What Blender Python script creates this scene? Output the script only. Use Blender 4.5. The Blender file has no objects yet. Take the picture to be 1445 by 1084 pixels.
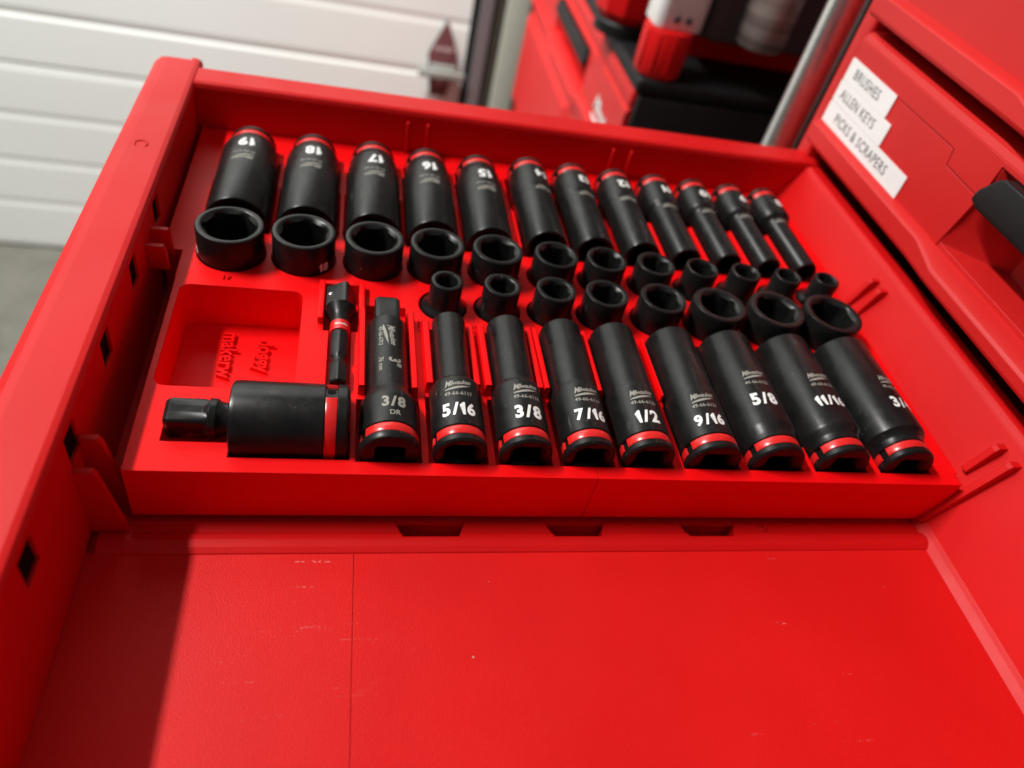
import bpy, bmesh, math, random
from mathutils import Matrix, Vector
random.seed(7)
MM = 0.001
ZOFF = 700.0            # the garage floor is 700 mm under the top of the socket tray
scene = bpy.context.scene
COL = scene.collection

# ------------------------------------------------------------------ camera
cam_data = bpy.data.cameras.new('camera')
cam = bpy.data.objects.new('camera', cam_data)
COL.objects.link(cam)
cam_data.sensor_width = 36.0
cam_data.lens = 25.868
cam_data.clip_start = 0.01
cam_data.clip_end = 60
cam_data.dof.use_dof = True
cam_data.dof.focus_distance = 0.262
cam_data.dof.aperture_fstop = 6.8
RC = Matrix(((0.97114086, -0.04706515, -0.23381682),
             (-0.13051278, 0.71567264, -0.68613343),
             (0.19962927, 0.6968483, 0.68887634)))
cam.matrix_world = Matrix.Translation(Vector((0, 0, (200 + ZOFF) * MM))) @ RC.to_4x4()
scene.camera = cam

# ------------------------------------------------------------------ light
world = bpy.data.worlds.new('World')
scene.world = world
world.use_nodes = True
wb = world.node_tree.nodes['Background']
wb.inputs['Color'].default_value = (0.93, 0.97, 1.0, 1)
wb.inputs['Strength'].default_value = 0.10

def area(name, loc, size, power, target, color=(1, 0.97, 0.92)):
    ld = bpy.data.lights.new(name, 'AREA')
    ld.shape = 'RECTANGLE'
    ld.size, ld.size_y = size[0] * MM, size[1] * MM
    ld.energy = power
    ld.color = color
    o = bpy.data.objects.new(name, ld)
    COL.objects.link(o)
    p = Vector(loc); t = Vector(target)
    o.location = (p + Vector((0, 0, ZOFF))) * MM
    z = (p - t).normalized()
    y = Vector((0, 1, 0)); x = y.cross(z).normalized(); y = z.cross(x)
    o.rotation_euler = Matrix((x, y, z)).transposed().to_euler()
    return o
area('ceiling_strip_light', (-1170, 620, 1660), (80, 700), 54, (0, 250, 0), (1, 0.985, 0.95))
sd = bpy.data.lights.new('added_door_fill', 'SPOT')  # added fill lamp aimed at the door, stands for no real fixture
sd.energy = 246; sd.spot_size = math.radians(56); sd.spot_blend = 0.7; sd.shadow_soft_size = 0.08; sd.color = (0.98, 1.0, 0.97)
so = bpy.data.objects.new('added_door_fill', sd); COL.objects.link(so)
so.location = Vector((-600, 380, 1700 + ZOFF)) * MM
so.rotation_euler = (Vector((-250, 1181, 330)) - Vector((-600, 380, 1700))).to_track_quat('-Z', 'Y').to_euler()
area('added_ceiling_fill', (150, 100, 1750), (2400, 2000), 1.5, (150, 100, 0), (1, 0.98, 0.95))  # added soft lamp standing in for light bounced off the ceiling

scene.render.engine = 'CYCLES'
scene.view_settings.view_transform = 'Standard'
scene.view_settings.look = 'None'
scene.view_settings.gamma = 1
scene.view_settings.exposure = 0.0

# ------------------------------------------------------------------ materials
def new_mat(name):
    m = bpy.data.materials.new(name)
    m.use_nodes = True
    nt = m.node_tree
    return m, nt, nt.nodes['Principled BSDF']

def coords(nt):
    n = nt.nodes.new('ShaderNodeTexCoord')
    return n.outputs['Object']

def noise(nt, vec, scale, detail=3, rough=0.5, stretch=None):
    n = nt.nodes.new('ShaderNodeTexNoise')
    n.inputs['Scale'].default_value = scale
    n.inputs['Detail'].default_value = detail
    n.inputs['Roughness'].default_value = rough
    if stretch:
        mp = nt.nodes.new('ShaderNodeMapping')
        mp.inputs['Scale'].default_value = stretch
        nt.links.new(vec, mp.inputs['Vector'])
        vec = mp.outputs['Vector']
    nt.links.new(vec, n.inputs['Vector'])
    return n.outputs['Fac']

def ramp(nt, fac, p0, c0, p1, c1):
    r = nt.nodes.new('ShaderNodeValToRGB')
    e = r.color_ramp.elements
    e[0].position, e[1].position = p0, p1
    e[0].color = c0 if len(c0) == 4 else (*c0, 1)
    e[1].color = c1 if len(c1) == 4 else (*c1, 1)
    nt.links.new(fac, r.inputs['Fac'])
    return r.outputs['Color']

def g(v):
    return (v, v, v, 1)

def bump(nt, h, strength, dist, normal=None):
    b = nt.nodes.new('ShaderNodeBump')
    b.inputs['Strength'].default_value = strength
    b.inputs['Distance'].default_value = dist
    nt.links.new(h, b.inputs['Height'])
    if normal is not None:
        nt.links.new(normal, b.inputs['Normal'])
    return b.outputs['Normal']

def bevel_n(nt, radius):
    b = nt.nodes.new('ShaderNodeBevel')
    b.samples = 4
    b.inputs['Radius'].default_value = radius
    return b.outputs['Normal']

def mix(nt, fac, a, b):
    m = nt.nodes.new('ShaderNodeMix')
    m.data_type = 'RGBA'
    if hasattr(fac, 'links'):
        nt.links.new(fac, m.inputs[0])
    else:
        m.inputs[0].default_value = fac
    for s, v in ((6, a), (7, b)):
        if hasattr(v, 'links'):
            nt.links.new(v, m.inputs[s])
        else:
            m.inputs[s].default_value = (*v, 1) if len(v) == 3 else v
    return m.outputs[2]

def plastic(name, c0, c1, r0, r1, grain=2600, gs=0.12, gd=0.0002, bev=0.0, spec=0.5, big=14, specks=False):
    m, nt, b = new_mat(name)
    v = coords(nt)
    col = ramp(nt, noise(nt, v, big, 3), 0.3, c0, 0.7, c1)
    if specks:
        # lint and pale scuffs rubbed into the moulded floor
        vo = nt.nodes.new('ShaderNodeTexVoronoi')
        vo.inputs['Scale'].default_value = 62
        nt.links.new(v, vo.inputs['Vector'])
        sp = ramp(nt, vo.outputs['Distance'], 0.018, g(1), 0.03, g(0))
        pick = ramp(nt, noise(nt, v, 31, 0), 0.5, g(0), 0.52, g(1))
        mu = nt.nodes.new('ShaderNodeMath'); mu.operation = 'MULTIPLY'
        nt.links.new(sp, mu.inputs[0]); nt.links.new(pick, mu.inputs[1])
        col = mix(nt, mu.outputs[0], col, (0.55, 0.32, 0.28))
        sc = ramp(nt, noise(nt, v, 60, 5, 0.7, (0.5, 4.5, 1)), 0.64, g(0), 0.70, g(1))
        sm = ramp(nt, noise(nt, v, 13, 1), 0.54, g(0), 0.62, g(1))
        sn = ramp(nt, noise(nt, v, 900, 2), 0.5, g(0), 0.6, g(1))
        m1 = nt.nodes.new('ShaderNodeMath'); m1.operation = 'MULTIPLY'
        m2 = nt.nodes.new('ShaderNodeMath'); m2.operation = 'MULTIPLY'
        nt.links.new(sc, m1.inputs[0]); nt.links.new(sm, m1.inputs[1])
        nt.links.new(m1.outputs[0], m2.inputs[0]); nt.links.new(sn, m2.inputs[1])
        dv = nt.nodes.new('ShaderNodeVectorMath'); dv.operation = 'DISTANCE'
        dv.inputs[1].default_value = (-0.008, 0.104, -0.026)
        nt.links.new(v, dv.inputs[0])
        near = ramp(nt, dv.outputs['Value'], 0.008, g(1), 0.03, g(0))
        sc2 = ramp(nt, noise(nt, v, 85, 5, 0.7, (0.35, 3.2, 1)), 0.59, g(0), 0.65, g(1))
        m4 = nt.nodes.new('ShaderNodeMath'); m4.operation = 'MULTIPLY'
        m5 = nt.nodes.new('ShaderNodeMath'); m5.operation = 'MULTIPLY'
        nt.links.new(near, m4.inputs[0]); nt.links.new(sc2, m4.inputs[1])
        nt.links.new(m4.outputs[0], m5.inputs[0]); nt.links.new(sn, m5.inputs[1])
        m6 = nt.nodes.new('ShaderNodeMath'); m6.operation = 'MULTIPLY'; m6.inputs[1].default_value = 0.24
        nt.links.new(m5.outputs[0], m6.inputs[0])
        col = mix(nt, m6.outputs[0], col, (0.7, 0.34, 0.32))
        m3 = nt.nodes.new('ShaderNodeMath'); m3.operation = 'MULTIPLY'; m3.inputs[1].default_value = 0.6
        nt.links.new(m2.outputs[0], m3.inputs[0])
        col = mix(nt, m3.outputs[0], col, (0.7, 0.32, 0.3))
    nt.links.new(col, b.inputs['Base Color'])
    rr = ramp(nt, noise(nt, v, 40, 4), 0.3, g(r0), 0.7, g(r1))
    nt.links.new(rr, b.inputs['Roughness'])
    b.inputs['Specular IOR Level'].default_value = spec
    nrm = bevel_n(nt, bev) if bev else None
    nt.links.new(bump(nt, noise(nt, v, grain, 2), gs, gd, nrm), b.inputs['Normal'])
    return m

M = {}
M['drawer'] = plastic('red_moulded_plastic', (0.55, 0.0045, 0.0055), (0.62, 0.006, 0.007), 0.40, 0.50, bev=0.0008, gs=0.25, spec=0.2)
M['drawer_floor'] = plastic('red_moulded_floor', (0.60, 0.006, 0.006), (0.68, 0.008, 0.008), 0.42, 0.52, grain=2000, gs=0.4, gd=0.00035, specks=True, spec=0.2)
M['front'] = plastic('red_drawer_front', (0.53, 0.010, 0.010), (0.59, 0.013, 0.012), 0.42, 0.5, bev=0.0008, gs=0.2, spec=0.35)
M['tray'] = plastic('red_printed_plastic', (0.80, 0.0025, 0.004), (0.86, 0.003, 0.005), 0.42, 0.5, grain=900, gs=0.1, gd=0.0002, bev=0.0004, spec=0.14)
_nt = M['tray'].node_tree
_b = _nt.nodes['Principled BSDF']
_old = _b.inputs['Normal'].links[0].from_socket
_nt.links.new(bump(_nt, noise(_nt, coords(_nt), 1500, 2, 0.5, (0.05, 1.0, 1.0)), 0.16, 0.0003, _old), _b.inputs['Normal'])
M['black_plastic'] = plastic('black_plastic', (0.006, 0.006, 0.007), (0.011, 0.011, 0.011), 0.42, 0.52, bev=0.0006, spec=0.22)
M['grey_plastic'] = plastic('grey_plastic', (0.05, 0.053, 0.056), (0.065, 0.068, 0.07), 0.4, 0.5)
M['white_plastic'] = plastic('white_plastic', (0.72, 0.72, 0.7), (0.78, 0.78, 0.76), 0.35, 0.45)
M['label'] = plastic('white_label_tape', (0.80, 0.80, 0.79), (0.84, 0.84, 0.83), 0.35, 0.4, gs=0.03)
M['band'] = plastic('red_band', (0.62, 0.012, 0.012), (0.68, 0.018, 0.016), 0.22, 0.3, gs=0.03)
M['hole_shade'] = plastic('painted_hole_shade', (0.004, 0.004, 0.004), (0.006, 0.006, 0.006), 0.8, 0.9, spec=0.1)  # near-black colour standing in for the shade inside holes

def steel_black():
    m, nt, b = new_mat('black_phosphate_steel')
    v = coords(nt)
    oi = nt.nodes.new('ShaderNodeObjectInfo')
    ad = nt.nodes.new('ShaderNodeVectorMath'); ad.operation = 'ADD'
    nt.links.new(v, ad.inputs[0]); nt.links.new(oi.outputs['Random'], ad.inputs[1])
    v = ad.outputs[0]
    c = ramp(nt, noise(nt, v, 160, 5, 0.6), 0.35, (0.006, 0.006, 0.006), 0.75, (0.012, 0.0118, 0.0115))
    # pale rubs left by handling
    s = ramp(nt, noise(nt, v, 120, 4, 0.6, (3, 3, 0.6)), 0.68, g(0), 0.80, g(1))
    c = mix(nt, s, c, (0.06, 0.058, 0.054))
    sp = ramp(nt, noise(nt, v, 1300, 1, 0.4), 0.735, g(0), 0.76, g(1))
    pk = ramp(nt, noise(nt, v, 90, 2), 0.5, g(0), 0.66, g(1))
    ml = nt.nodes.new('ShaderNodeMath'); ml.operation = 'MULTIPLY'
    nt.links.new(sp, ml.inputs[0]); nt.links.new(pk, ml.inputs[1])
    c = mix(nt, ml.outputs[0], c, (0.13, 0.125, 0.12))
    st = ramp(nt, noise(nt, v, 420, 3, 0.5, (1.0, 1.0, 0.08)), 0.70, g(0), 0.74, g(1))
    p2 = ramp(nt, noise(nt, v, 55, 1), 0.56, g(0), 0.66, g(0.7))
    m2 = nt.nodes.new('ShaderNodeMath'); m2.operation = 'MULTIPLY'
    nt.links.new(st, m2.inputs[0]); nt.links.new(p2, m2.inputs[1])
    c = mix(nt, m2.outputs[0], c, (0.10, 0.095, 0.09))
    nt.links.new(c, b.inputs['Base Color'])
    nt.links.new(ramp(nt, noise(nt, v, 220, 4), 0.3, g(0.26), 0.7, g(0.40)), b.inputs['Roughness'])
    b.inputs['Specular IOR Level'].default_value = 0.29
    nt.links.new(bump(nt, noise(nt, v, 2400, 3), 0.14, 0.0001, bevel_n(nt, 0.00035)), b.inputs['Normal'])
    return m
M['steel'] = steel_black()

def simple(name, c, rough, metallic=0.0):
    m, nt, b = new_mat(name)
    v = coords(nt)
    c1 = tuple(x * 0.88 for x in c)
    nt.links.new(ramp(nt, noise(nt, v, 300, 3), 0.35, c1, 0.65, c), b.inputs['Base Color'])
    b.inputs['Roughness'].default_value = rough
    b.inputs['Metallic'].default_value = metallic
    return m
M['print_white'] = simple('white_print', (0.82, 0.82, 0.80), 0.5)
M['print_grey'] = simple('laser_etched_grey', (0.30, 0.285, 0.25), 0.55)
M['print_dark'] = simple('label_ink', (0.06, 0.06, 0.065), 0.5)
M['print_pink'] = simple('pale_logo_print', (0.8, 0.62, 0.64), 0.5)
M['chrome'] = simple('polished_tube', (0.85, 0.85, 0.83), 0.28, 1.0)
M['ball'] = simple('bright_ball_steel', (0.75, 0.75, 0.75), 0.15, 1.0)
M['track'] = simple('galvanised_track', (0.30, 0.32, 0.33), 0.45, 0.6)
M['jamb'] = simple('beige_jamb_paint', (0.52, 0.51, 0.43), 0.6)
M['brown'] = simple('brown_weather_strip', (0.055, 0.045, 0.032), 0.7)
M['wall'] = simple('beige_wall_paint', (0.5, 0.48, 0.42), 0.7)
M['tag'] = simple('dark_red_tag', (0.16, 0.055, 0.06), 0.5)
M['bracket'] = simple('grey_bolt_steel', (0.34, 0.36, 0.33), 0.5, 0.3)

def door_mat():
    m, nt, b = new_mat('white_painted_door')
    v = coords(nt)
    nt.links.new(ramp(nt, noise(nt, v, 3, 4), 0.3, (0.78, 0.80, 0.76), 0.7, (0.83, 0.85, 0.82)), b.inputs['Base Color'])
    b.inputs['Roughness'].default_value = 0.45
    nt.links.new(bump(nt, noise(nt, v, 260, 4), 0.12, 0.0006), b.inputs['Normal'])
    return m
M['door'] = door_mat()

def concrete():
    m, nt, b = new_mat('garage_concrete')
    v = coords(nt)
    a = ramp(nt, noise(nt, v, 9, 8, 0.65), 0.3, (0.075, 0.072, 0.058), 0.7, (0.15, 0.143, 0.118))
    s = ramp(nt, noise(nt, v, 70, 4), 0.62, g(0), 0.72, g(0.5))
    nt.links.new(mix(nt, s, a, (0.24, 0.23, 0.2)), b.inputs['Base Color'])
    b.inputs['Roughness'].default_value = 0.7
    nt.links.new(bump(nt, noise(nt, v, 160, 5), 0.3, 0.001), b.inputs['Normal'])
    return m
M['concrete'] = concrete()

def clear_mat():
    m, nt, b = new_mat('smoked_clear_plastic')
    v = coords(nt)
    c = ramp(nt, noise(nt, v, 30, 2, 0.5, (0.2, 0.2, 3)), 0.4, (0.16, 0.13, 0.12), 0.62, (0.42, 0.36, 0.33))
    nt.links.new(c, b.inputs['Base Color'])
    b.inputs['Roughness'].default_value = 0.1
    b.inputs['Transmission Weight'].default_value = 0.25
    b.inputs['Coat Weight'].default_value = 0.6
    return m
M['clear'] = clear_mat()

# ------------------------------------------------------------------ mesh helpers (millimetres)
def make_mesh(name, verts, faces, smooth=None):
    me = bpy.data.meshes.new(name)
    me.from_pydata([(x * MM, y * MM, z * MM) for x, y, z in verts], [], faces)
    bm = bmesh.new(); bm.from_mesh(me)
    bmesh.ops.recalc_face_normals(bm, faces=bm.faces)
    bm.to_mesh(me); bm.free()
    if smooth:
        me.shade_smooth()
        me.set_sharp_from_angle(angle=math.radians(smooth))
    return me

def obj(name, me, mat, parent=None, loc=(0, 0, 0), rot=None):
    o = bpy.data.objects.new(name, me)
    if mat is not None and me is not None and not me.materials:
        me.materials.append(M[mat])
    COL.objects.link(o)
    o.location = Vector(loc) * MM
    if rot is not None:
        o.rotation_euler = rot
    if parent is not None:
        o.parent = parent
    else:
        o.location.z += ZOFF * MM
    return o

def tag(o, label, cat, group=None, kind=None):
    o['label'] = label; o['category'] = cat
    if group: o['group'] = group
    if kind: o['kind'] = kind
    return o

def thing(name, label, cat, loc=(0, 0, 0), rot=None, group=None):
    o = obj(name, None, None, None, loc, rot)
    o.empty_display_size = 0.01
    return tag(o, label, cat, group)

def structure(o):
    o['kind'] = 'structure'
    return o

def box_vf(x0, x1, y0, y1, z0, z1):
    v = [(x, y, z) for x in (x0, x1) for y in (y0, y1) for z in (z0, z1)]
    f = [(0, 1, 3, 2), (4, 6, 7, 5), (0, 4, 5, 1), (2, 3, 7, 6), (0, 2, 6, 4), (1, 5, 7, 3)]
    return v, f

def box(name, x0, x1, y0, y1, z0, z1, mat, parent=None, bevel=0.0):
    v, f = box_vf(x0, x1, y0, y1, z0, z1)
    me = make_mesh(name, v, f)
    if bevel:
        bm = bmesh.new(); bm.from_mesh(me)
        bmesh.ops.bevel(bm, geom=bm.edges[:], offset=bevel * MM, segments=3, profile=0.5, affect='EDGES')
        bm.to_mesh(me); bm.free()
        me.shade_smooth(); me.set_sharp_from_angle(angle=math.radians(35))
    return obj(name, me, mat, parent)

def prism_vf(poly, axis, lo, hi):
    # poly lies in the two other axes, in order (x,y,z without `axis`)
    n = len(poly)
    def p(a, t):
        return {'x': (t, a[0], a[1]), 'y': (a[0], t, a[1]), 'z': (a[0], a[1], t)}[axis]
    v = [p(a, lo) for a in poly] + [p(a, hi) for a in poly]
    f = [tuple(range(n))[::-1], tuple(range(n, 2 * n))]
    f += [(i, (i + 1) % n, n + (i + 1) % n, n + i) for i in range(n)]
    return v, f

def prism(name, poly, axis, lo, hi, mat, parent=None, bevel=0.0):
    me = make_mesh(name, *prism_vf(poly, axis, lo, hi))
    if bevel:
        bm = bmesh.new(); bm.from_mesh(me)
        bmesh.ops.bevel(bm, geom=bm.edges[:], offset=bevel * MM, segments=3, profile=0.5, affect='EDGES', clamp_overlap=True)
        bm.to_mesh(me); bm.free()
        me.shade_smooth(); me.set_sharp_from_angle(angle=math.radians(35))
    return obj(name, me, mat, parent)

def loft(name, profiles, mat, parent=None, axis='y', smooth=None):
    # profiles: list of (t, [(a,b)...]) with equal point counts
    n = len(profiles[0][1]); v = []; f = []
    for t, poly in profiles:
        for a, b in poly:
            v.append((a, t, b) if axis == 'y' else (t, a, b))
    for k in range(len(profiles) - 1):
        for i in range(n):
            j = (i + 1) % n
            f.append((k * n + i, k * n + j, (k + 1) * n + j, (k + 1) * n + i))
    f.append(tuple(range(n))[::-1]); f.append(tuple(range((len(profiles) - 1) * n, len(profiles) * n)))
    return obj(name, make_mesh(name, v, f, smooth), mat, parent)

def cyl_vf(cx, cy, r, z0, z1, n=40):
    poly = [(cx + r * math.cos(2 * math.pi * i / n), cy + r * math.sin(2 * math.pi * i / n)) for i in range(n)]
    return prism_vf(poly, 'z', z0, z1)

def rrect(x0, x1, y0, y1, r, n=6):
    p = []
    for cx, cy, a0 in ((x1 - r, y1 - r, 0), (x0 + r, y1 - r, 90), (x0 + r, y0 + r, 180), (x1 - r, y0 + r, 270)):
        for i in range(n + 1):
            a = math.radians(a0 + 90 * i / n)
            p.append((cx + r * math.cos(a), cy + r * math.sin(a)))
    return p

def carve(o, cutters):
    """boolean-subtract the (verts, faces) cutters from object o for good"""
    tmp = []
    for v, f in cutters:
        c = bpy.data.objects.new('cutter', make_mesh('cutter', v, f))
        c.location.z = 0
        COL.objects.link(c); tmp.append(c)
        c.matrix_world = o.matrix_basis.copy() if o.parent is None else (Matrix.Translation((0, 0, ZOFF * MM)) @ o.matrix_basis)
        md = o.modifiers.new('cut', 'BOOLEAN'); md.operation = 'DIFFERENCE'; md.solver = 'EXACT'; md.object = c
    bpy.context.view_layer.update()
    dg = bpy.context.evaluated_depsgraph_get()
    me = bpy.data.meshes.new_from_object(o.evaluated_get(dg))
    o.modifiers.clear()
    o.data = me
    for c in tmp:
        bpy.data.objects.remove(c)

# ------------------------------------------------------------------ lettering
_txt = {}
def text_mesh(body, size, bold=0.0, shear=0.0, xs=1.0, strip=0.8, space=1.0):
    """flat lettering centred on the origin: returns (verts mm, faces)"""
    key = (body, size, bold, shear, xs, strip, space)
    if key in _txt: return _txt[key]
    cu = bpy.data.curves.new('lettering', 'FONT')
    cu.body = body; cu.size = 1.0; cu.offset = bold; cu.shear = shear
    cu.resolution_u = 3; cu.fill_mode = 'BOTH'; cu.space_character = space
    cu.align_x = 'CENTER'; cu.align_y = 'CENTER'
    o = bpy.data.objects.new('lettering', cu); COL.objects.link(o)
    bpy.context.view_layer.update()
    me = bpy.data.meshes.new_from_object(o.evaluated_get(bpy.context.evaluated_depsgraph_get()))
    bpy.data.objects.remove(o); bpy.data.curves.remove(cu)
    bm = bmesh.new(); bm.from_mesh(me); bpy.data.meshes.remove(me)
    for v in bm.verts:
        v.co.x *= size * xs; v.co.y *= size; v.co.z = 0
    bmesh.ops.remove_doubles(bm, verts=bm.verts, dist=1e-5)
    if strip and bm.verts:
        xsn = [v.co.x for v in bm.verts]; x = min(xsn) + strip
        while x < max(xsn):
            bmesh.ops.bisect_plane(bm, geom=bm.verts[:] + bm.edges[:] + bm.faces[:], plane_co=(x, 0, 0), plane_no=(1, 0, 0))
            x += strip
    bm.verts.index_update()
    r = ([tuple(v.co) for v in bm.verts], [tuple(v.index for v in f.verts) for f in bm.faces])
    bm.free(); _txt[key] = r
    return r

ONE = [(0.17, 0.0), (0.325, 0.0), (0.325, 0.73), (0.215, 0.73), (0.17, 0.63), (0.03, 0.58), (0.03, 0.47), (0.17, 0.47)]
def number_mesh(body, size, strip=0.6):
    """heavy condensed figures set one by one"""
    if ('num', body, size) in _txt: return _txt[('num', body, size)]
    V = []; F = []; pen = 0.0
    for ch in body:
        if ch == '1':
            bm = bmesh.new()
            bm.faces.new([bm.verts.new((x * size * 0.86, (y - 0.365) * size, 0)) for x, y in ONE])
            bmesh.ops.triangulate(bm, faces=bm.faces[:])
            bm.verts.index_update()
            v = [tuple(q.co) for q in bm.verts]; f = [tuple(q.index for q in fc.verts) for fc in bm.faces]; bm.free()
        else:
            v, f = text_mesh(ch, size, 0.043, 0.0, 0.88, 0)
        x0 = min(q[0] for q in v); x1 = max(q[0] for q in v); y0 = min(q[1] for q in v); y1 = max(q[1] for q in v)
        k = size * 0.76 / (y1 - y0)
        n = len(V)
        V += [(q[0] - x0 + pen, (q[1] - (y0 + y1) / 2) * k, 0) for q in v]
        F += [tuple(i + n for i in fc) for fc in f]
        pen += x1 - x0 + size * (0.05 if ch == '/' else 0.085)
    V = [(x - pen / 2, y, z) for x, y, z in V]
    bm = bmesh.new(); vs = [bm.verts.new(q) for q in V]
    for fc in F: bm.faces.new([vs[i] for i in fc])
    x = -pen / 2 + strip
    while x < pen / 2:
        bmesh.ops.bisect_plane(bm, geom=bm.verts[:] + bm.edges[:] + bm.faces[:], plane_co=(x, 0, 0), plane_no=(1, 0, 0)); x += strip
    bm.verts.index_update()
    r = ([tuple(q.co) for q in bm.verts], [tuple(q.index for q in fc.verts) for fc in bm.faces]); bm.free()
    _txt[('num', body, size)] = r
    return r

def wrap(tm, R, z0, phi0):
    """bend flat lettering round a local-z cylinder; phi 0 faces local -y, text up is +z"""
    v, f = tm
    out = []
    for x, y, _ in v:
        a = phi0 + x / R
        out.append((R * math.sin(a), -R * math.cos(a), z0 + y))
    return out, f

def wrap_down(tm, R, z0, phi0):
    """as wrap, but the line of text runs along the axis from +z to -z, letter tops towards +phi"""
    v, f = tm
    out = []
    for x, y, _ in v:
        a = phi0 + y / R
        out.append((R * math.sin(a), -R * math.cos(a), z0 - x))
    return out, f

def text_plane(name, tm, o, xd, yd, mat, parent, depth=0.0):
    v, f = tm
    o = Vector(o); xd = Vector(xd); yd = Vector(yd); nd = xd.cross(yd)
    vv = [tuple(o + xd * x + yd * y + nd * depth) for x, y, _ in v]
    if depth:
        n = len(vv)
        low = [tuple(Vector(p) - nd * depth) for p in vv]
        cnt = {}
        for fc in f:
            for i in range(len(fc)):
                a, b = fc[i], fc[(i + 1) % len(fc)]
                cnt[(a, b)] = 1
        side = [(a, b, b + n, a + n) for (a, b) in cnt if (b, a) not in cnt]
        return obj(name, make_mesh(name, vv + low, list(f) + side), mat, parent)
    return obj(name, make_mesh(name, vv, f), mat, parent)

def swoosh(w, size):
    """the tapering underline stroke of the script logo"""
    n = 10; up = []; lo = []
    for i in range(n + 1):
        t = i / n
        x = (-0.5 + t) * w
        c = size * (-0.95 + 0.55 * t)
        th = size * 0.16 * math.sin(math.pi * min(1, 0.12 + 0.9 * t)) + 0.02
        up.append((x, c + th, 0)); lo.append((x, c - th, 0))
    v = up + lo
    f = [(i, n + 1 + i, n + 2 + i, i + 1) for i in range(n)]
    return v, f

def script_logo(size):
    v1, f1 = text_mesh('Milwaukee', size, 0.018, 0.35, 0.82, 0.8, 0.86)
    # lettering climbs slightly and its capital is taller
    w = max(v[0] for v in v1) - min(v[0] for v in v1); x0 = min(v[0] for v in v1)
    v1 = [(x, y * (1.35 - 0.45 * min(1, (x - x0) / (0.35 * w))) + 0.1 * x, z) for x, y, z in v1]
    v2, f2 = swoosh(w * 0.98, size)
    n = len(v1)
    return list(v1) + v2, list(f1) + [tuple(i + n for i in q) for q in f2]

# ------------------------------------------------------------------ lathe for sockets
NS = 48
def circ(r):
    return lambda a: r
def hexa(af):
    R = af / math.sqrt(3)
    def fn(a):
        d = (a % (math.pi / 3)) - math.pi / 6
        return min(af / 2 / math.cos(d), R * 0.965)
    return fn
def square(h):
    def fn(a):
        d = ((a + math.pi / 4) % (math.pi / 2)) - math.pi / 4
        return min(h / math.cos(d), h * 1.3)
    return fn
def lathe(rings, n=NS, cap0=True, cap1=True, off=0.0):
    v = []; f = []
    for z, fn in rings:
        for i in range(n):
            a = 2 * math.pi * i / n
            r = fn(a + off)
            v.append((r * math.cos(a), r * math.sin(a), z))
    for k in range(len(rings) - 1):
        for i in range(n):
            j = (i + 1) % n
            f.append((k * n + i, k * n + j, (k + 1) * n + j, (k + 1) * n + i))
    if cap0: f.append(tuple(range(n))[::-1])
    if cap1: f.append(tuple(range((len(rings) - 1) * n, len(rings) * n)))
    return v, f

def socket_body(L, Rn, Rd, af, step, ring=True):
    P = [(14 if L > 40 else 8, square(4.6)), (1.9, square(4.8)), (0.5, square(5.9)), (0.0, circ(Rd - 1.9)), (0.3, circ(Rd - 0.7)), (1.1, circ(Rd))]
    if ring:
        P += [(3.0, circ(Rd)), (3.35, circ(Rd - 0.35)), (3.4, circ(Rd - 1.1)), (7.0, circ(Rd - 1.1)), (7.05, circ(Rd - 0.35)), (7.4, circ(Rd))]
    if Rn < Rd - 0.1:
        P += [(step - 1.6, circ(Rd)), (step - 0.3, circ(Rd - 0.25 * (Rd - Rn))), (step + 0.9, circ(Rn + 0.22 * (Rd - Rn))), (step + 2.2, circ(Rn))]
    else:
        P += [(9.2, circ(Rd)), (10.6, circ(Rd + 0.15 * (Rn - Rd))), (12.6, circ(Rn - 0.12 * (Rn - Rd))), (14.2, circ(Rn))]
    rc = min(af / math.sqrt(3) * 1.0, Rn - 1.0)
    wall = Rn - rc
    P += [(L - 0.9, circ(Rn)), (L - 0.25, circ(Rn - 0.32)), (L, circ(Rn - 0.32 - 0.25 * wall)), (L - 0.1, circ(rc + 0.22 * wall)), (L - 0.5, circ(rc + 0.02)), (L - 1.6, hexa(af)), (L - (22 if L > 40 else 19), hexa(af))]
    return lathe(P)

def band_mesh(Rd, gap_c, gap_w=0.42, n=44):
    prof = [(3.5, Rd - 1.15), (3.5, Rd - 0.35), (3.9, Rd - 0.16), (6.5, Rd - 0.16), (6.9, Rd - 0.35), (6.9, Rd - 1.15)]
    v = []; f = []; m = len(prof)
    for i in range(n + 1):
        for k, (z, r) in enumerate(prof):
            # the ends of the band are scooped round the pin hole
            sc = math.cos((z - 5.2) / 2.4 * 1.2) * 0.16
            t = i / n
            a = gap_c + gap_w / 2 - 0.16 + sc + t * (2 * math.pi - gap_w + 0.32 - 2 * sc)
            v.append((r * math.sin(a), -r * math.cos(a), z))
    for i in range(n):
        for k in range(m):
            q = (k + 1) % m
            f.append((i * m + k, i * m + q, (i + 1) * m + q, (i + 1) * m + k))
    f.append(tuple(range(m))); f.append(tuple(n * m + k for k in range(m)))
    return v, f

def pin_hole_shade(Rd, gap_c, z=5.2):
    # flat dark disc in the groove, painted as the shade inside a pin hole
    v = []; f = []
    n = 14; R = Rd - 1.02
    for i in range(n):
        a = 2 * math.pi * i / n
        ang = gap_c + 1.5 * math.cos(a) / R
        v.append((R * math.sin(ang), -R * math.cos(ang), z + 1.5 * math.sin(a)))
    f.append(tuple(range(n)))
    return v, f

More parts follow.
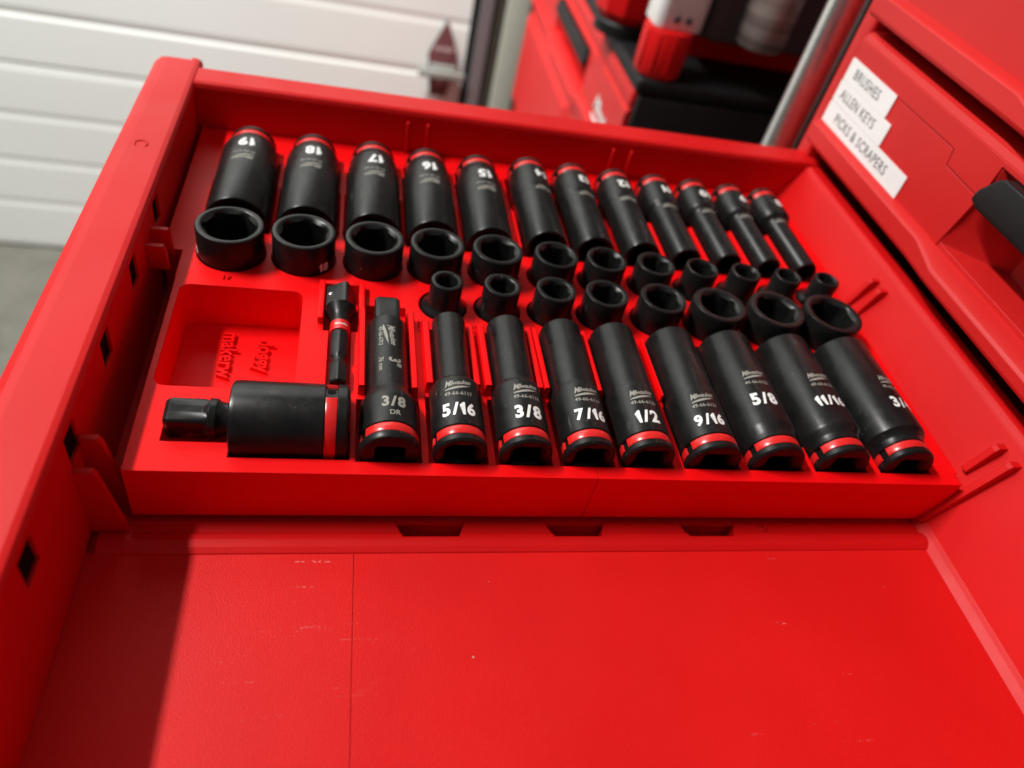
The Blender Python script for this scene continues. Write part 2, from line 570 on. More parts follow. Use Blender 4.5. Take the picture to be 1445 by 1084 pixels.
def deep_socket(label, group, size_txt, part_no, Rn, Rd, af, L, loc, rot, num_z, pn_z, logo_z, phi, gap, num_size, step=24.0):
    t = thing('deep_impact_socket', label, 'socket', loc, rot, group)
    obj('socket_body', make_mesh('socket_body', *socket_body(L, Rn, Rd, af, step), smooth=32), 'steel', t)
    b = obj('red_band', make_mesh('red_band', *band_mesh(Rd, gap), smooth=40), 'band', t)
    obj('pin_hole_shade', make_mesh('pin_hole_shade', *pin_hole_shade(Rd, gap)), 'hole_shade', t)
    def rad(z):
        if Rn < Rd: return (Rd if z < step - 1.5 else Rn) + 0.05
        return (Rn if z > 13.5 else Rd) + 0.05
    obj('size_marking', make_mesh('size_marking', *wrap(number_mesh(size_txt, num_size), rad(num_z), num_z, phi)), 'print_white', t)
    obj('part_number', make_mesh('part_number', *wrap(text_mesh(part_no, 2.35, 0.012, 0.0, 0.95), rad(pn_z), pn_z, phi)), 'print_grey', t)
    obj('logo_marking', make_mesh('logo_marking', *wrap(script_logo(3.2), rad(logo_z), logo_z, phi)), 'print_grey', t)
    return t

def short_socket(label, group, Rn, Rd, af, loc, rotz, L=28.0, num=None, nphi=0.0):
    t = thing('short_impact_socket', label, 'socket', loc, (0, 0, rotz), group)
    obj('socket_body', make_mesh('socket_body', *socket_body(L, Rn, Rd, af, 15.0), smooth=32), 'steel', t)
    obj('red_band', make_mesh('red_band', *band_mesh(Rd, 2.2), smooth=40), 'band', t)
    if num:
        obj('size_marking', make_mesh('size_marking', *wrap(number_mesh(num, 5.6), max(Rn, Rd) + 0.05, 17.2, nphi - rotz)), 'print_white', t)
    return t

# ------------------------------------------------------------------ the garage round the drawer
structure(box('garage_floor', -3000, 3000, -2500, 3000, -760, -700, 'concrete'))
structure(box('wall', 262, 3000, 1206, 1290, -699.5, 1700, 'wall'))

door = thing('garage_door', 'white sectional garage door with horizontal grooves, standing on the concrete', 'garage door', (0, 0, 0))
zs = [-701.5, -606, -527, -446.5, -367.5, -287.5]
while zs[-1] < 1300: zs.append(zs[-1] + 79.5)
for k in range(len(zs) - 1):
    a, b = zs[k] + (6 if k == 0 else 0), zs[k + 1]
    d = 2.6 if (k % 5 == 4) else 1.0
    prof = [(1181, a + 7), (1181, b - 9), (1181 + d, b - 3), (1181 + d, b), (1215, b), (1215, a), (1181 + d, a), (1181 + d, a + 1)]
    prism('panel', prof, 'x', -2600, 176, 'door', door)
box('bottom_seal', -2600, 176, 1183, 1212, -700, -695.6, 'black_plastic', door)

tr = thing('door_track', 'grey galvanised vertical track beside the white garage door', 'door track')
prism('rail', [(187, 1166), (205, 1166), (205, 1190), (203, 1190), (203, 1168), (189, 1168), (189, 1190), (187, 1190)], 'z', -700, 1200, 'track', tr)
box('painted_gap_shade', 177, 186.5, 1176, 1196, -700, 1200, 'black_plastic', tr)  # black strip put in for the shade of the gap beside the track
jb = thing('door_jamb', 'beige painted door jamb with brown weather strip between track and red tool box', 'door jamb')
box('jamb_board', 226, 262, 1168, 1205, -700, 1300, 'jamb', jb, 2)
box('weather_strip', 206, 225, 1172, 1196, -700, 1200, 'brown', jb)

tg = thing('warning_tag', 'dark red pointed warning tag hanging on the garage door behind a grey bolt', 'tag')
prism('tag_plate', [(117, -256), (126, -322), (153, -322), (162, -256), (158, -240), (141, -202), (124, -240)], 'y', 1172, 1174.5, 'tag', tg, 0.5)
for zz, s in ((-247, 'DANGER'), (-300, 'KEEP')):
    text_plane('tag_lettering', text_mesh(s, 9 if s == 'DANGER' else 8, 0.02, 0, 0.8, 0), (140, 1171.6, zz), (1, 0, 0), (0, 0, 1), 'print_pink', tg)
bo = thing('slide_bolt', 'grey steel slide bolt across the dark red tag on the garage door', 'door bolt')
box('bolt_bar', 104, 176.5, 1155, 1163, -287, -276, 'bracket', bo, 1.5)
box('bolt_plate', 122, 162, 1163.2, 1171.4, -292, -270, 'bracket', bo, 1)

# ------------------------------------------------------------------ open drawer
dr = thing('open_drawer', 'open red moulded drawer pulled out of the tool box, holding the socket tray', 'drawer')
YN, YF = -45, 401
fw = prism('front_wall', [(-99, -37), (-99, 14), (-96.5, 20.5), (-93, 23.2), (-90, 23.6), (-77.0, 23.6), (-75.2, 23.0), (-74.2, 21.6), (-74.0, 20.0), (-74.5, 19.0), (-74.5, -30), (-78, -37)], 'y', YN, YF, 'drawer', dr)
cut = []
for y in (74, 113.5, 153.5, 194.5, 236, 277):
    cut.append(prism_vf([(y - 4.5, 6.6), (y + 5, 6.6), (y + 5, 18.4), (y - 4.5, 18.4)], 'x', -86, -70))
cut.append(box_vf(-100, -79, 398.5, 402, 16, 30))
carve(fw, cut)
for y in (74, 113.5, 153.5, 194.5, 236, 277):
    box('slot_shade_block', -85.8, -75.6, y - 4.45, y + 4.95, 6.65, 18.35, 'hole_shade', dr)  # near-black block painting the shade of the hollow behind each slot
# sink-mark ring on the rim
v = []; f = []
for i in range(25):
    a = math.radians(-40 + 260 * i / 24)
    for r, h in ((2.1, 0.0), (2.5, 0.5), (2.9, 0.0)):
        v.append((-85 + r * math.cos(a), 309.5 + r * math.sin(a) * 1.1, 23.55 + h))
for i in range(24):
    for k in range(2):
        f.append((i * 3 + k, i * 3 + k + 1, i * 3 + k + 4, i * 3 + k + 3))
obj('rim_mark', make_mesh('rim_mark', v, f, 60), 'drawer', dr)

prism('side_wall', [(374.5, -30), (374.5, 20.6), (375.3, 22.6), (377, 23.4), (391, 23.4), (394, 22), (395, 18), (395, -37), (378, -37)], 'x', -74.4, 279, 'drawer', dr)
prism('side_wall', [(-30, -30), (-30, 20.6), (-31, 22.6), (-33, 23.4), (-41, 23.4), (-44, 22), (-45, 18), (-45, -37), (-34, -37)], 'x', -74.4, 279, 'drawer', dr)
bw = prism('rear_wall', [(243.6, -26.2), (246.5, -23.6), (248.2, -22.4), (269.2, 18.9), (270.0, 20.2), (271.6, 21.6), (273.0, 22.0), (278.5, 22.0), (280.4, 21.0), (281, 16), (281, -37), (243.6, -37)], 'y', -29.9, 374.4, 'drawer', dr)
base = box('base_plate', -74.4, 243.5, -29.9, 374.4, -37, -27.1, 'drawer', dr)
box('floor_panel', -74.4, 8.95, -29.9, 140, -27, -26, 'drawer_floor', dr)
box('floor_panel', 9.15, 243.5, -29.9, 140, -27, -26, 'drawer_floor', dr)
box('floor_panel', -74.4, 243.5, 151, 374.4, -27, -26, 'drawer_floor', dr)
rail = prism('divider_rail', [(138.4, -27), (139.2, -25.6), (141.2, -24.6), (143.8, -24.2), (146.2, -24.6), (147.2, -25.4), (152, -25.4), (152, -27)], 'x', -72, 246, 'drawer', dr)
NOT = [prism_vf([(x0, 144.9), (x1, 144.9), (x1 + 3, 152.6), (x0 - 3, 152.6)], 'z', -34, -20) for x0, x1 in ((26, 46), (82, 100.5), (137, 156))]
carve(rail, NOT); carve(base, NOT)
rng = obj('mould_mark', make_mesh('mould_mark', *lathe([(-25.4, circ(1.9)), (-24.9, circ(1.7)), (-24.9, circ(1.2)), (-25.3, circ(1.0))], 20, True, True), smooth=30), 'drawer', dr, (171, 149.2, 0))
# divider slots: pairs of ribs on the walls
for y, zt in ((147.6, 5.5), (157.2, 9.5), (254.0, 11.5), (264.0, 12.5)):
    prism('divider_rib', [(-74.6, -26), (-74.6, zt), (-69.2, zt), (-68.2, zt - 2), (-63.9 if y > 160 else -63.2, -26)] if y < 160 else [(-74.6, 0.4), (-74.6, zt), (-68, zt), (-67.2, zt - 2), (-66.8, 0.4)], 'y', y, y + 2.2, 'drawer', dr)
xw = lambda z: 259.8 + 0.515 * z
for y in (150.6, 159.8, 261.0, 269.6):
    zt = 15.5
    z0 = -23 if y < 153.2 else 0.3
    tip = lambda z: xw(z) - (2.6 + 0.2 * max(z, 0))
    prism('divider_rib', [(xw(z0) + 1, z0), (xw(zt) + 1, zt), (tip(zt) + 1.0, zt), (tip(zt), zt - 1.6), (min(tip(z0), xw(z0) - 0.5), z0)], 'y', y, y + 3.0, 'drawer', dr)
for x in (30.6, 41.2, 146.6, 157.4):
    box('divider_rib', x, x + 1.4, 371.8, 374.6, 0.4, 17.5, 'drawer', dr, 0.4)

# ------------------------------------------------------------------ socket tray
IMP = [('5/16', '49-66-6117', 43.5, 6.7, 9.6, 7.94), ('3/8', '49-66-6118', 67.2, 7.9, 9.6, 9.53), ('7/16', '49-66-6119', 91.0, 8.8, 9.6, 11.1),
       ('1/2', '49-66-6120', 114.3, 9.7, 10.0, 12.7), ('9/16', '49-66-6121', 141.2, 10.6, 10.9, 14.3), ('5/8', '49-66-6122', 168.4, 12.1, 11.1, 15.9),
       ('11/16', '49-66-6123', 197.8, 13.0, 11.1, 17.5), ('3/4', '49-66-6124', 228.0, 13.8, 11.2, 19.05)]
MET = [('19', -45.2, 13.4, 11.0), ('18', -15.6, 12.9, 10.8), ('17', 13.9, 12.4, 10.8), ('16', 41.2, 11.8, 10.6), ('15', 68.4, 11.3, 10.5), ('14', 95.8, 10.1, 10.6),
       ('13', 120.2, 9.5, 10.2), ('12', 145.0, 9.2, 9.9), ('11', 169.0, 7.9, 9.7), ('10', 192.4, 7.3, 9.6), ('9', 215.6, 6.7, 9.5), ('8', 237.6, 6.2, 9.4)]
Y_IMP, L_IMP, Y_MET, L_MET = 159.4, 67.0, 356.6, 69.5
def zmet(Rn):
    return 2.6 if Rn > 11 else 4.8

tray = thing('socket_tray', 'red printed plastic socket tray filling the back of the open drawer', 'tray')
halfL = prism('tray_half', [(-63.3, 153.2), (93.9, 153.2), (93.9, 374.2), (-72.0, 374.2), (-72.0, 269), (-64.3, 269), (-64.3, 252), (-64.0, 250)], 'z', -23.9, 0, 'tray', tray)
halfR = prism('tray_half', [(94.1, 153.2), (251.6, 153.2), (251.6, 159), (253.5, 159.6), (254.5, 264), (254.8, 284), (258.6, 284.5), (259.0, 374.2), (94.1, 374.2)], 'z', -8.0, 0, 'tray', tray)
halfR2 = prism('tray_foot', [(94.1, -23.9), (246.9, -23.9), (251.4, -8.02), (94.1, -8.02)], 'y', 153.2, 374.0, 'tray', tray)
cutL = []; cutR = []; cutF = []
def cut_at(x0, x1, z0, vf):
    if x0 < 93.9: cutL.append(vf)
    if x1 > 94.1:
        cutR.append(vf)
        if z0 < -8.0: cutF.append(vf)
imp_pose = []
for nm, pn, x, Rn, Rd, af in IMP:
    zd = 12.6 - Rd
    zn = max(min(13.4 - Rn, zd + 3.2), 0.6 if Rn > 12 else -5)
    tilt = math.atan2(zn - zd, L_IMP)
    imp_pose.append((zd, tilt))
    lo = zd - Rd - 0.6
    cut_at(x - Rd - 1, x + Rd + 1, lo, box_vf(x - Rd - 0.9, x + Rd + 0.9, 158.6, 190.2, lo, 30))
    lo2 = min(zd, zn) - Rn - 0.7
    hw = max(Rn + 0.7, 6)
    cut_at(x - hw, x + hw, lo2, box_vf(x - hw, x + hw, 171.0 if Rn > Rd else 189.0, 228.6, lo2, 30.5))
    r = max(Rn, Rd) + 0.9
    cut_at(x - r, x + r, -14, cyl_vf(x, 244.4 - (1.2 if Rn > 12 else 0), r, -14.05, 31))
for nm, x, Rn, Rd in MET:
    lo = zmet(Rn) - Rd - 0.5
    cut_at(x - Rd - 1, x + Rd + 1, lo, box_vf(x - Rd - 0.9, x + Rd + 0.9, 327.3, 357.0, lo, 30))
    lo2 = zmet(Rn) - Rn - 0.6
    hw = Rn + 0.6
    cut_at(x - hw, x + hw, lo2, box_vf(x - hw, x + hw, 285.6, 346.0 if Rn > Rd else 328.2, lo2, 30.5))
    r = max(Rn, Rd) + 0.7
    cut_at(x - r, x + r, -14, cyl_vf(x, 270.4, r, -14.05, 31))
# extension, hex-shank adapter, joint and the open bin
cutL += [box_vf(19.2 - 11.3, 19.2 + 11.3, 158.6, 187.5, -6.6, 30), box_vf(19.2 - 8.2, 19.2 + 8.2, 186.5, 241.0, -4.2, 30.5),
         box_vf(-5.6, 8.0, 224.0, 249.6, -6.4, 30), box_vf(-3.4, 5.2, 190.8, 224.6, -3.0, 30.5),
         box_vf(-54.4, -32.0, 165.4, 181.4, -8.1, 30), box_vf(-33.0, 6.0, 159.2, 188.4, -12.0, 30.5),
         prism_vf(rrect(-61.4, -14.2, 190.4, 246.8, 4.0), 'z', -20.5, 32)]
carve(halfL, cutL); carve(halfR, cutR); carve(halfR2, cutF)

def rib(x0, x1, y0, y1, zt, lean=0.0):
    prism('clip_rib', [(x0, -0.3), (x1, -0.3), (x1 - 0.15 + lean, zt - 0.5), (x1 - 0.5 + lean, zt), (x0 + 0.5 + lean, zt), (x0 + 0.15 + lean, zt - 0.5)], 'y', y0, y1, 'tray', tray)
for (nm, pn, x, Rn, Rd, af) in IMP:
    gap = {'5/16': 3.0, '3/8': 2.9, '7/16': 2.4, '1/2': 1.5, '9/16': 1.1}.get(nm)
    if gap:
        for s in (-1, 1):
            a = x + s * (max(Rn + 0.7, 6) + 0.05); b = a + s * gap
            rib(min(a, b), max(a, b), 192.5 if gap > 2 else 193, 227.4, 5.6 if gap > 2 else 4.0)
for s in (-1, 1):
    a = 19.2 + s * 8.3; b = a + s * 2.7
    rib(min(a, b), max(a, b), 190.0, 233.5, 5.0)
for nm, x, Rn, Rd in MET:
    gap = 2.2 if Rn < 8 else (1.2 if Rn < 11 else 0.8)
    for s in (-1, 1):
        a = x + s * (Rn + 0.65); b = a + s * gap
        rib(min(a, b), max(a, b), 290.0, 322.0, 3.6 if Rn < 8 else 2.2)
# raised frame round the adapter head
box('clip_frame', -8.0, -5.7, 228.0, 252.2, -0.2, 3.2, 'tray', tray, 0.25)
box('clip_frame', 8.1, 10.4, 228.0, 252.2, -0.2, 3.2, 'tray', tray, 0.25)
box('clip_frame', -5.65, 8.05, 249.7, 252.2, -0.2, 3.2, 'tray', tray, 0.25)
# raised lettering
text_plane('raised_lettering', text_mesh('doggy', 9.0, 0.02, 0, 0.9, 0), (-28.5, 227.5, -20.5), (0, -1, 0), (1, 0, 0), 'tray', tray, 1.8)
text_plane('raised_lettering', text_mesh('makerw', 9.0, 0.02, 0, 0.9, 0), (-42.5, 227.0, -20.5), (0, -1, 0), (1, 0, 0), 'tray', tray, 1.8)
text_plane('raised_lettering', text_mesh('19', 3.6, 0.02, 0, 1, 0), (-45.2, 252.4, 0.0), (1, 0, 0), (0, 1, 0), 'tray', tray, 0.7)
for s, x in (('5/16', 33.4), ('3/8', 55.2), ('7/16', 79.0), ('1/2', 102.4)):
    text_plane('raised_lettering', text_mesh(s, 3.8, 0.02, 0, 1, 0), (x, 230.5, 0.0), (0, -1, 0), (1, 0, 0), 'tray', tray, 0.7)

# ------------------------------------------------------------------ sockets
PI = math.pi
WORD = {'5/16': 'five sixteenths', '3/8': 'three eighths', '7/16': 'seven sixteenths', '1/2': 'one half', '9/16': 'nine sixteenths', '5/8': 'five eighths', '11/16': 'eleven sixteenths', '3/4': 'three quarters',
        '19': 'nineteen', '18': 'eighteen', '17': 'seventeen', '16': 'sixteen', '15': 'fifteen', '14': 'fourteen', '13': 'thirteen', '12': 'twelve', '11': 'eleven', '10': 'ten', '9': 'nine', '8': 'eight'}
NUMW = {'5/16': 7.4, '3/8': 7.9, '7/16': 7.1, '1/2': 7.9, '9/16': 7.1, '5/8': 8.2, '11/16': 7.1, '3/4': 8.0}
PHI = {'5/16': -0.06, '3/8': 0.12, '7/16': 0.10, '1/2': 0.0, '9/16': -0.12, '5/8': -0.06, '11/16': 0.02, '3/4': 0.30}
for (nm, pn, x, Rn, Rd, af), (zd, tilt) in zip(IMP, imp_pose):
    big = Rn > Rd
    deep_socket('black deep impact socket marked %s (%s) in white, lying in the red tray' % (nm, WORD[nm]), 'deep inch sockets lying in the tray', nm, pn, Rn, Rd, af, L_IMP,
                (x, Y_IMP, zd), (-PI / 2 + tilt, 0, 0), 25.5 if big else 14.0, 34.5 if big else 21.0, 40.0 if big else 26.0, PHI[nm], -1.3, NUMW[nm], 30.5)
    short_socket('short black impact socket standing in the tray behind the deep %s (%s) socket' % (nm, WORD[nm]), 'short inch sockets standing in the tray', Rn + (0.25 if big else 0.1), Rd if Rd > Rn else Rn - 0.6, af,
                 (x, 244.4 - (1.2 if Rn > 12 else 0), -14.0), random.uniform(0, 1.0))
MPHI = {'19': 0.06, '18': 0.0, '17': 0.0, '16': 0.05, '15': -0.06, '14': -0.34, '13': -0.28, '12': -0.06, '11': -0.16, '10': -0.16, '9': -0.14, '8': -0.22}
for k, (nm, x, Rn, Rd) in enumerate(MET):
    af = float(nm)
    deep_socket('black deep impact socket marked %s (%s), number upside down, along the drawer wall' % (nm, WORD[nm]), 'deep metric sockets lying in the tray', nm, '49-66-61%02d' % (71 - k), Rn, Rd, af, L_MET,
                (x, Y_MET, zmet(Rn)), (-PI / 2, 0, PI), 20.5 if Rn > 11 else 16.0, 29.5 if Rn > 11 else 24.5, 35.0 if Rn > 11 else 30.0, MPHI[nm], 1.15, 9.6 if Rn > 11 else 8.6, 26.0)
    num = {'18': ('18', 0.75), '19': ('19', -1.25)}.get(nm, (None, 0))
    rz = random.uniform(0, 1.0)
    short_socket('short black impact socket standing at the open end of the deep %s (%s) socket' % (nm, WORD[nm]), 'short metric sockets standing in the tray', Rn + 0.2, Rd if Rd > Rn else Rn - 0.5, af,
                 (x, 270.4, -14.0), rz, num=num[0], nphi=num[1])
    if num[0]:
        pass

# ------------------------------------------------------------------ drive accessories
ex = thing('socket_extension', 'black three inch socket extension bar marked 3/8 DR, lying beside the 5/16 socket', 'extension bar', (19.2, 159.4, 2.2), (-PI / 2 + 0.012, 0, 0))
P = [(9.5, square(4.4)), (0.9, square(4.75)), (0, square(5.3)), (0, circ(9.3)), (0.4, circ(10.1)), (1.1, circ(10.5)), (3.0, circ(10.5)), (3.35, circ(10.15)), (3.4, circ(9.4)), (7.0, circ(9.4)), (7.05, circ(10.15)), (7.4, circ(10.5)),
     (20, circ(10.5)), (22, circ(10.1)), (25.5, circ(8.4)), (28, circ(7.7)), (63, circ(7.5)), (65, circ(7.2)), (66.4, square(5.0)), (77.6, square(5.0)), (79.0, square(4.3))]
obj('bar', make_mesh('bar', *lathe(P), smooth=30), 'steel', ex)
obj('red_band', make_mesh('red_band', *band_mesh(10.5, -1.12), smooth=40), 'band', ex)
obj('pin_hole_shade', make_mesh('pin_hole_shade', *pin_hole_shade(10.5, -1.12)), 'hole_shade', ex)
obj('size_marking', make_mesh('size_marking', *wrap(number_mesh('3/8', 6.4), 10.55, 16.2, 0.12)), 'print_grey', ex)
obj('drive_marking', make_mesh('drive_marking', *wrap(text_mesh('DR', 3.0, 0.012, 0, 0.95, 0.6), 10.55, 11.0, 0.12)), 'print_grey', ex)
obj('logo_marking', make_mesh('logo_marking', *wrap_down(script_logo(3.6), 7.72, 53.0, 0.16)), 'print_grey', ex)
obj('length_marking', make_mesh('length_marking', *wrap_down(text_mesh('3"', 6.4, 0.03, 0, 0.86, 0), 7.76, 38.5, 0.24)), 'print_grey', ex)
obj('part_number', make_mesh('part_number', *wrap_down(text_mesh('49-66-6703', 2.4, 0.012, 0, 0.95, 0), 7.72, 52.5, -0.42)), 'print_grey', ex)
obj('length_marking', make_mesh('length_marking', *wrap_down(text_mesh('76 mm', 2.6, 0.014, 0, 0.95, 0), 7.76, 37.5, -0.42)), 'print_grey', ex)

ha = thing('hex_shank_adapter', 'small black hex shank adapter with red band and ball detent, clipped beside the empty bin', 'adapter', (0.9, 191.6, 2.4), (-PI / 2, 0, 0))
P = [(0, hexa(5.4)), (0.7, hexa(6.35)), (9.6, hexa(6.35)), (11.0, circ(2.7)), (13.2, circ(2.7)), (14.6, hexa(6.35)), (26.5, hexa(6.35)), (27.2, circ(3.4)), (27.4, circ(3.0))]
obj('hex_shank', make_mesh('hex_shank', *lathe(P, off=PI / 6), smooth=25), 'steel', ha)
obj('red_band', make_mesh('red_band', *lathe([(27.3, circ(3.3)), (27.5, circ(3.9)), (32.8, circ(3.9)), (33.0, circ(3.3))], 40), smooth=30), 'band', ha)
P = [(32.9, circ(3.0)), (33.1, circ(3.6)), (36.5, circ(3.8)), (38.5, circ(4.6)), (41.5, circ(6.4)), (42.2, square(4.75)), (54.0, square(4.75)), (54.8, square(4.1))]
obj('square_drive', make_mesh('square_drive', *lathe(P, off=math.radians(28)), smooth=25), 'steel', ha)
s = []
bm = bmesh.new(); bmesh.ops.create_uvsphere(bm, u_segments=14, v_segments=8, radius=1.7 * MM); me = bpy.data.meshes.new('detent_ball'); bm.to_mesh(me); bm.free(); me.shade_smooth()
a = math.radians(28)
obj('detent_ball', me, 'ball', ha, (-4.5 * math.cos(-a) , 4.5 * math.sin(-a) , 48.5))
lg = text_mesh('Milwaukee', 1.5, 0.02, 0.3, 0.8, 0.5)
obj('logo_marking', make_mesh('logo_marking', *wrap(lg, 3.95, 30.2, 0.1)), 'print_white', ha)

uj = thing('universal_joint', 'stout black swivel joint with red band and square drive, lying below the empty bin', 'socket joint', (5.4, 173.8, 2.0), (0, -PI / 2, 0))
P = [(9.5, square(4.4)), (0.9, square(4.75)), (0, square(5.6)), (0, circ(12.0)), (0.4, circ(13.0)), (1.1, circ(13.5)), (4.0, circ(13.5)), (4.1, circ(12.3)), (8.3, circ(12.3)), (8.4, circ(13.5)), (36.6, circ(13.6)), (38.0, circ(13.2)), (38.4, circ(12.4)), (38.4, circ(9.0)), (36.5, circ(7.6))]
jb2 = obj('joint_body', make_mesh('joint_body', *lathe(P), smooth=30), 'steel', uj)
def scaled_band(R, gap_c):
    v, f = band_mesh(R, gap_c, 0.74)
    return [(x, y, 4.25 + (z - 3.5) * 1.13) for x, y, z in v], f
obj('red_band', make_mesh('red_band', *scaled_band(13.45, 1.88), smooth=40), 'band', uj)
obj('pin_hole_shade', make_mesh('pin_hole_shade', *pin_hole_shade(13.5, 1.88, 6.2)), 'hole_shade', uj)
P = [(34.5, circ(5.6)), (40.0, circ(5.6)), (41.8, circ(6.0)), (43.0, circ(6.9)), (45.2, circ(7.1)), (45.6, circ(6.3)), (47.2, square(5.2)), (57.6, square(5.2)), (59.0, square(4.4))]
obj('square_drive', make_mesh('square_drive', *lathe(P, off=math.radians(6)), smooth=28), 'steel', uj)

# ------------------------------------------------------------------ tool boxes with drawer fronts
def drawer_front(parent, xs, y0, y1, zo):
    """moulded drawer front; the recessed pull is centred; faces -x"""
    dy = (y0 + y1) / 2
    hw = 79
    h0, h1 = dy - hw, dy + hw                   # pull opening
    X = lambda a: a + xs
    Z = lambda a: a + zo
    core = prism('drawer_front', [(X(270.5), Z(46)), (X(270.5), Z(93.6)), (X(271.6), Z(96.4)), (X(274), Z(97.8)), (X(283), Z(98.4)), (X(310), Z(98.4)), (X(310), Z(34)), (X(276), Z(34)), (X(276), Z(46))], 'y', y0, y1, 'front', parent)
    z_lo, z_hi = Z(49), Z(90.5)
    cutter = ([(X(260), h0 - 17, z_lo), (X(260), h1 + 17, z_lo), (X(260), h1 + 9.6, z_hi), (X(260), h0 - 9.6, z_hi),
               (X(292), h0 + 18, Z(51)), (X(292), h1 - 18, Z(51)), (X(292), h1 - 18, z_hi), (X(292), h0 + 18, z_hi)],
              [(0, 1, 2, 3), (4, 7, 6, 5), (0, 4, 5, 1), (1, 5, 6, 2), (2, 6, 7, 3), (3, 7, 4, 0)])
    carve(core, [cutter])
    # the lower face panel and the upper face panel meet in a stepped hairline
    for s, e in ((1, y1), (-1, y0)):
        h = h1 if s > 0 else h0
        k = h + s * 31
        k2 = h + s * 29
        low = [(h + s * 1.9, Z(75.2)), (k2, Z(76.0)), (k, Z(83.2)), (e - s * 0.3, Z(83.2)), (e - s * 0.3, Z(47)), (h + s * 6.6, Z(47))]
        upp = [(h + s * 1.4, Z(75.6)), (k2 - s * 0.5, Z(76.5)), (k - s * 0.5, Z(83.6)), (e - s * 0.3, Z(83.6)), (e - s * 0.3, Z(93.4)), (dy + s * 0.02, Z(93.4)), (dy + s * 0.02, Z(91.0)), (h + s * 1.4, Z(91.0))]
        prism('face_panel', low, 'x', X(270.0), X(270.6), 'front', core)
        prism('face_panel', upp, 'x', X(269.9), X(270.6), 'front', core)
    bead = [(X(276), Z(48.4)), (X(270.0), Z(48.2)), (X(267.6), Z(46.4)), (X(266.4), Z(45.9)), (X(265.4), Z(45.0)), (X(265.0), Z(37.0)), (X(265.6), Z(35.4)), (X(267), Z(34.4)), (X(276), Z(34.0))]
    lip = [(X(284), Z(49.6)), (X(273.6), Z(48.6)), (X(263.6), Z(44.6)), (X(262.2), Z(43.6)), (X(261.4), Z(42.2)), (X(261.2), Z(38.0)), (X(262.0), Z(36.4)), (X(263.6), Z(35.4)), (X(276), Z(35.0))]
    loft('bottom_bead', [(y0, bead), (h0 - 14, bead), (h0 + 8, lip), (h1 - 8, lip), (h1 + 14, bead), (y1, bead)], 'front', core, smooth=22)
    hd = prism('handle', [(h1 + 1.0, Z(75.5)), (h1 + 0.2, Z(80.5)), (h1 - 6.2, Z(89.0)), (h1 - 9, Z(90.4)), (h0 + 9, Z(90.4)), (h0 + 6.2, Z(89.0)), (h0 - 0.2, Z(80.5)), (h0 - 1.0, Z(75.5)), (h0 + 4, Z(73.6)), (h1 - 4, Z(73.6))], 'x', X(264.5), X(274), 'black_plastic', core, 1.2)

tb = thing('tool_box', 'red tool box with closed drawers and black pulls, standing right of the open drawer', 'tool box')
BY0, BY1 = -40.0, 383.4
for k in range(3):
    drawer_front(tb, 0, BY0, BY1, 71.2 * k)
box('side_panel', 273, 560, 384.4, 397.5, -120, 330, 'front', tb, 2)
box('side_panel', 273, 560, -56, -41, -120, 330, 'front', tb, 2)
box('rear_panel', 552, 559, -40.5, 384, -118, 328, 'front', tb)
box('shelf_plate', 300, 551.5, -40.5, 384, 24.5, 28, 'black_plastic', tb)
box('inner_core', 312, 551, -40.4, 383.9, 30, 240, 'black_plastic', tb)
box('lower_housing', 284, 551.5, -40.5, 384, -118, -42, 'front', tb, 2)
box('top_lid', 274, 559, -40.5, 384, 248, 330, 'black_plastic', tb, 3)

for nm, y1_, y0_, z0_, z1_, sz, cen in (('BRUSHES', 382.4, 334.2, 72.0, 84.0, 6.9, (360.5, 77.8)),
                                        ('ALLEN KEYS', 382.8, 326.8, 59.9, 71.9, 6.9, (358.0, 65.6)),
                                        ('PICKS & SCRAPERS', 383.0, 296.6, 47.6, 59.7, 6.9, (342.0, 53.6))):
    t = thing('label_tape', 'white label tape reading %s on the closed red drawer' % nm, 'label', group='label tapes on the drawer front')
    prism('tape', rrect(y0_, y1_, z0_, z1_, 1.0), 'x', 269.45, 269.88, 'label', t)
    text_plane('lettering', text_mesh(nm, sz * 1.1, 0.008, 0, 0.84, 0, 1.14), (269.4, cen[0], cen[1]), (0, -1, 0), (0, 0, 1), 'print_dark', t)

# second tool box further back
sb = thing('rear_tool_box', 'second red tool box with black lid standing behind the chrome tube', 'tool box')
SY0, SY1, SX = 605.0, 1052.0, -32.0
drawer_front(sb, SX, SY0, SY1, -155)
box('top_rail', 239, 279, SY0, SY1, -56.2, -41, 'front', sb, 2)
loft('lower_panel', [(SY0, [(240, -250), (240, -128), (246, -122.5), (278, -122.5), (278, -250)]), (SY0 + 160, [(240, -250), (240, -128), (246, -122.5), (278, -122.5), (278, -250)]),
     (SY0 + 180, [(234, -250), (234, -144), (242, -122.5), (278, -122.5), (278, -250)]), (SY1, [(234, -250), (234, -144), (242, -122.5), (278, -122.5), (278, -250)])], 'front', sb, smooth=15)
box('housing', 279.5, 560, SY0 + 0.5, SY1 - 0.5, -699.8, -42, 'black_plastic', sb, 2)
box('lower_front', 240, 278.5, SY0 + 1, SY1 - 1, -699.8, -250.2, 'front', sb, 3)
box('near_side', 243, 559, SY0 - 8, SY0 - 0.5, -699, -42, 'black_plastic', sb, 2)
box('lid', 238, 562, SY0 - 8, SY1 + 2, -40.5, -27, 'black_plastic', sb, 4)
text_plane('logo_marking', script_logo(19), (237.2, 662, -92), (0, -0.97, -0.2), (0, -0.2, 0.97), 'print_white', sb)

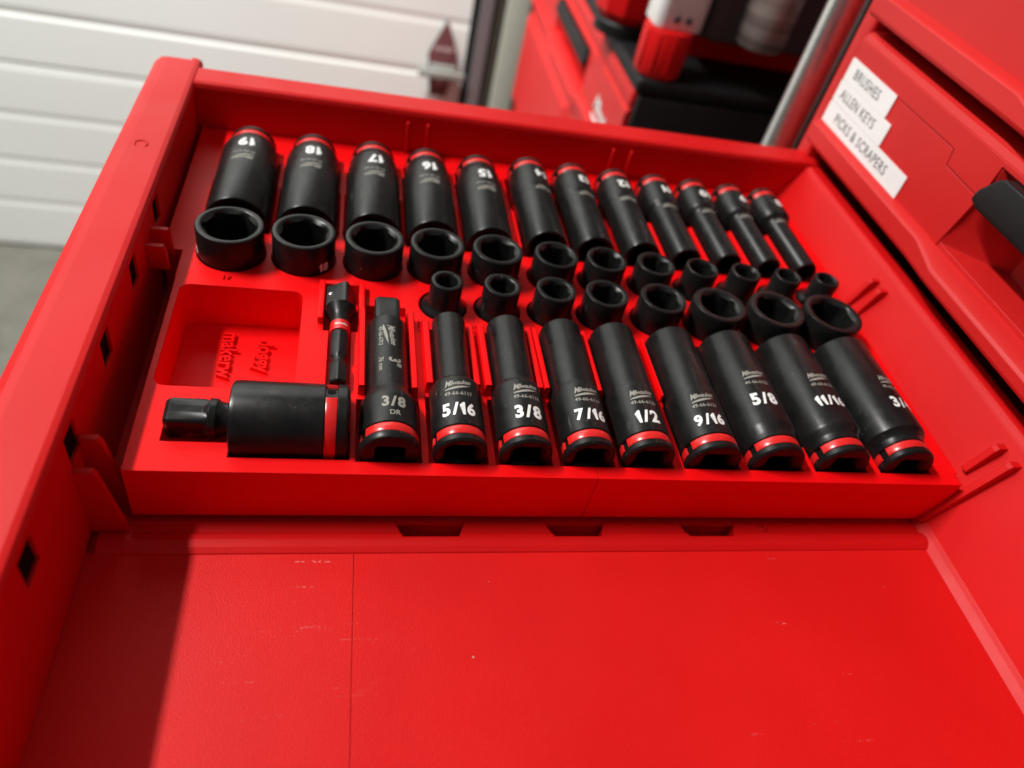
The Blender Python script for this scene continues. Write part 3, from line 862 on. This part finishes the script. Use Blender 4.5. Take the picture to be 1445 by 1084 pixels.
# chrome tube of the trolley
tu = thing('trolley_handle', 'upright polished chrome tube between the two red tool boxes', 'trolley handle', (297.5, 455, 0))
obj('tube', make_mesh('tube', *lathe([(-699.5, circ(11.5)), (420, circ(11.5))], 40), smooth=40), 'chrome', tu)
obj('foot_cap', make_mesh('foot_cap', *lathe([(-699.8, circ(14)), (-660, circ(14)), (-656, circ(12.0))], 32), smooth=40), 'black_plastic', tu)

# jobsite vacuum on the second box
va = thing('shop_vacuum', 'red, white and dark grey shop vacuum with clear canister standing on the rear tool box', 'vacuum')
prism('tank', rrect(284, 470, 668, 840, 18), 'z', -26.8, 4, 'drawer', va, 2)
prism('motor_body', rrect(284, 440, 618, 830, 24), 'z', 4.2, 190, 'grey_plastic', va, 4)
obj('red_corner', make_mesh('red_corner', *lathe([(-26.7, circ(19)), (-24, circ(20.5)), (10, circ(21.5)), (12, circ(20.5))], 24), smooth=40), 'drawer', va, (258, 618, 0))
for a in (200, 235, 270, 305):
    r = math.radians(a)
    box('grip_rib', 258 + 21.2 * math.cos(r) - 1, 258 + 21.2 * math.cos(r) + 1, 618 + 21.2 * math.sin(r) - 1, 618 + 21.2 * math.sin(r) + 1, -22, 9, 'drawer', va, 0.4)
prism('white_panel', rrect(240, 283, 606, 640, 8), 'z', 12.2, 120, 'white_plastic', va, 2)
for z in (21,):
    for x in (257, 267):
        obj('panel_screw', make_mesh('panel_screw', *lathe([(0, circ(3)), (1.5, circ(2.6))], 14), smooth=40), 'grey_plastic', va, (x, 605.6, z), (PI / 2, 0, 0))
obj('canister', make_mesh('canister', *lathe([(10, circ(20)), (14, circ(22)), (80, circ(22)), (86, circ(20))], 28), smooth=40), 'clear', va, (338, 612, 0))
obj('filter', make_mesh('filter', *lathe([(13, circ(12)), (30, circ(13)), (32, circ(11)), (50, circ(11)), (52, circ(13)), (78, circ(13))], 24), smooth=40), 'tag', va, (338, 612, 0))
obj('canister_cap', make_mesh('canister_cap', *lathe([(36, circ(22.6)), (120, circ(23.5)), (124, circ(20))], 28), smooth=40), 'black_plastic', va, (338, 612, 24))
rj = thing('red_jar', 'faceted red plastic jar with black base beside the shop vacuum', 'jar', (246.0, 706, -26.9))
obj('base_ring', make_mesh('base_ring', *lathe([(0, circ(26)), (10, circ(26)), (12, circ(24))], 32), smooth=40), 'black_plastic', rj)
obj('jar_body', make_mesh('jar_body', *lathe([(12.1, circ(23)), (20, circ(29)), (50, circ(32)), (110, circ(32)), (118, circ(26))], 10), smooth=15), 'drawer', rj)
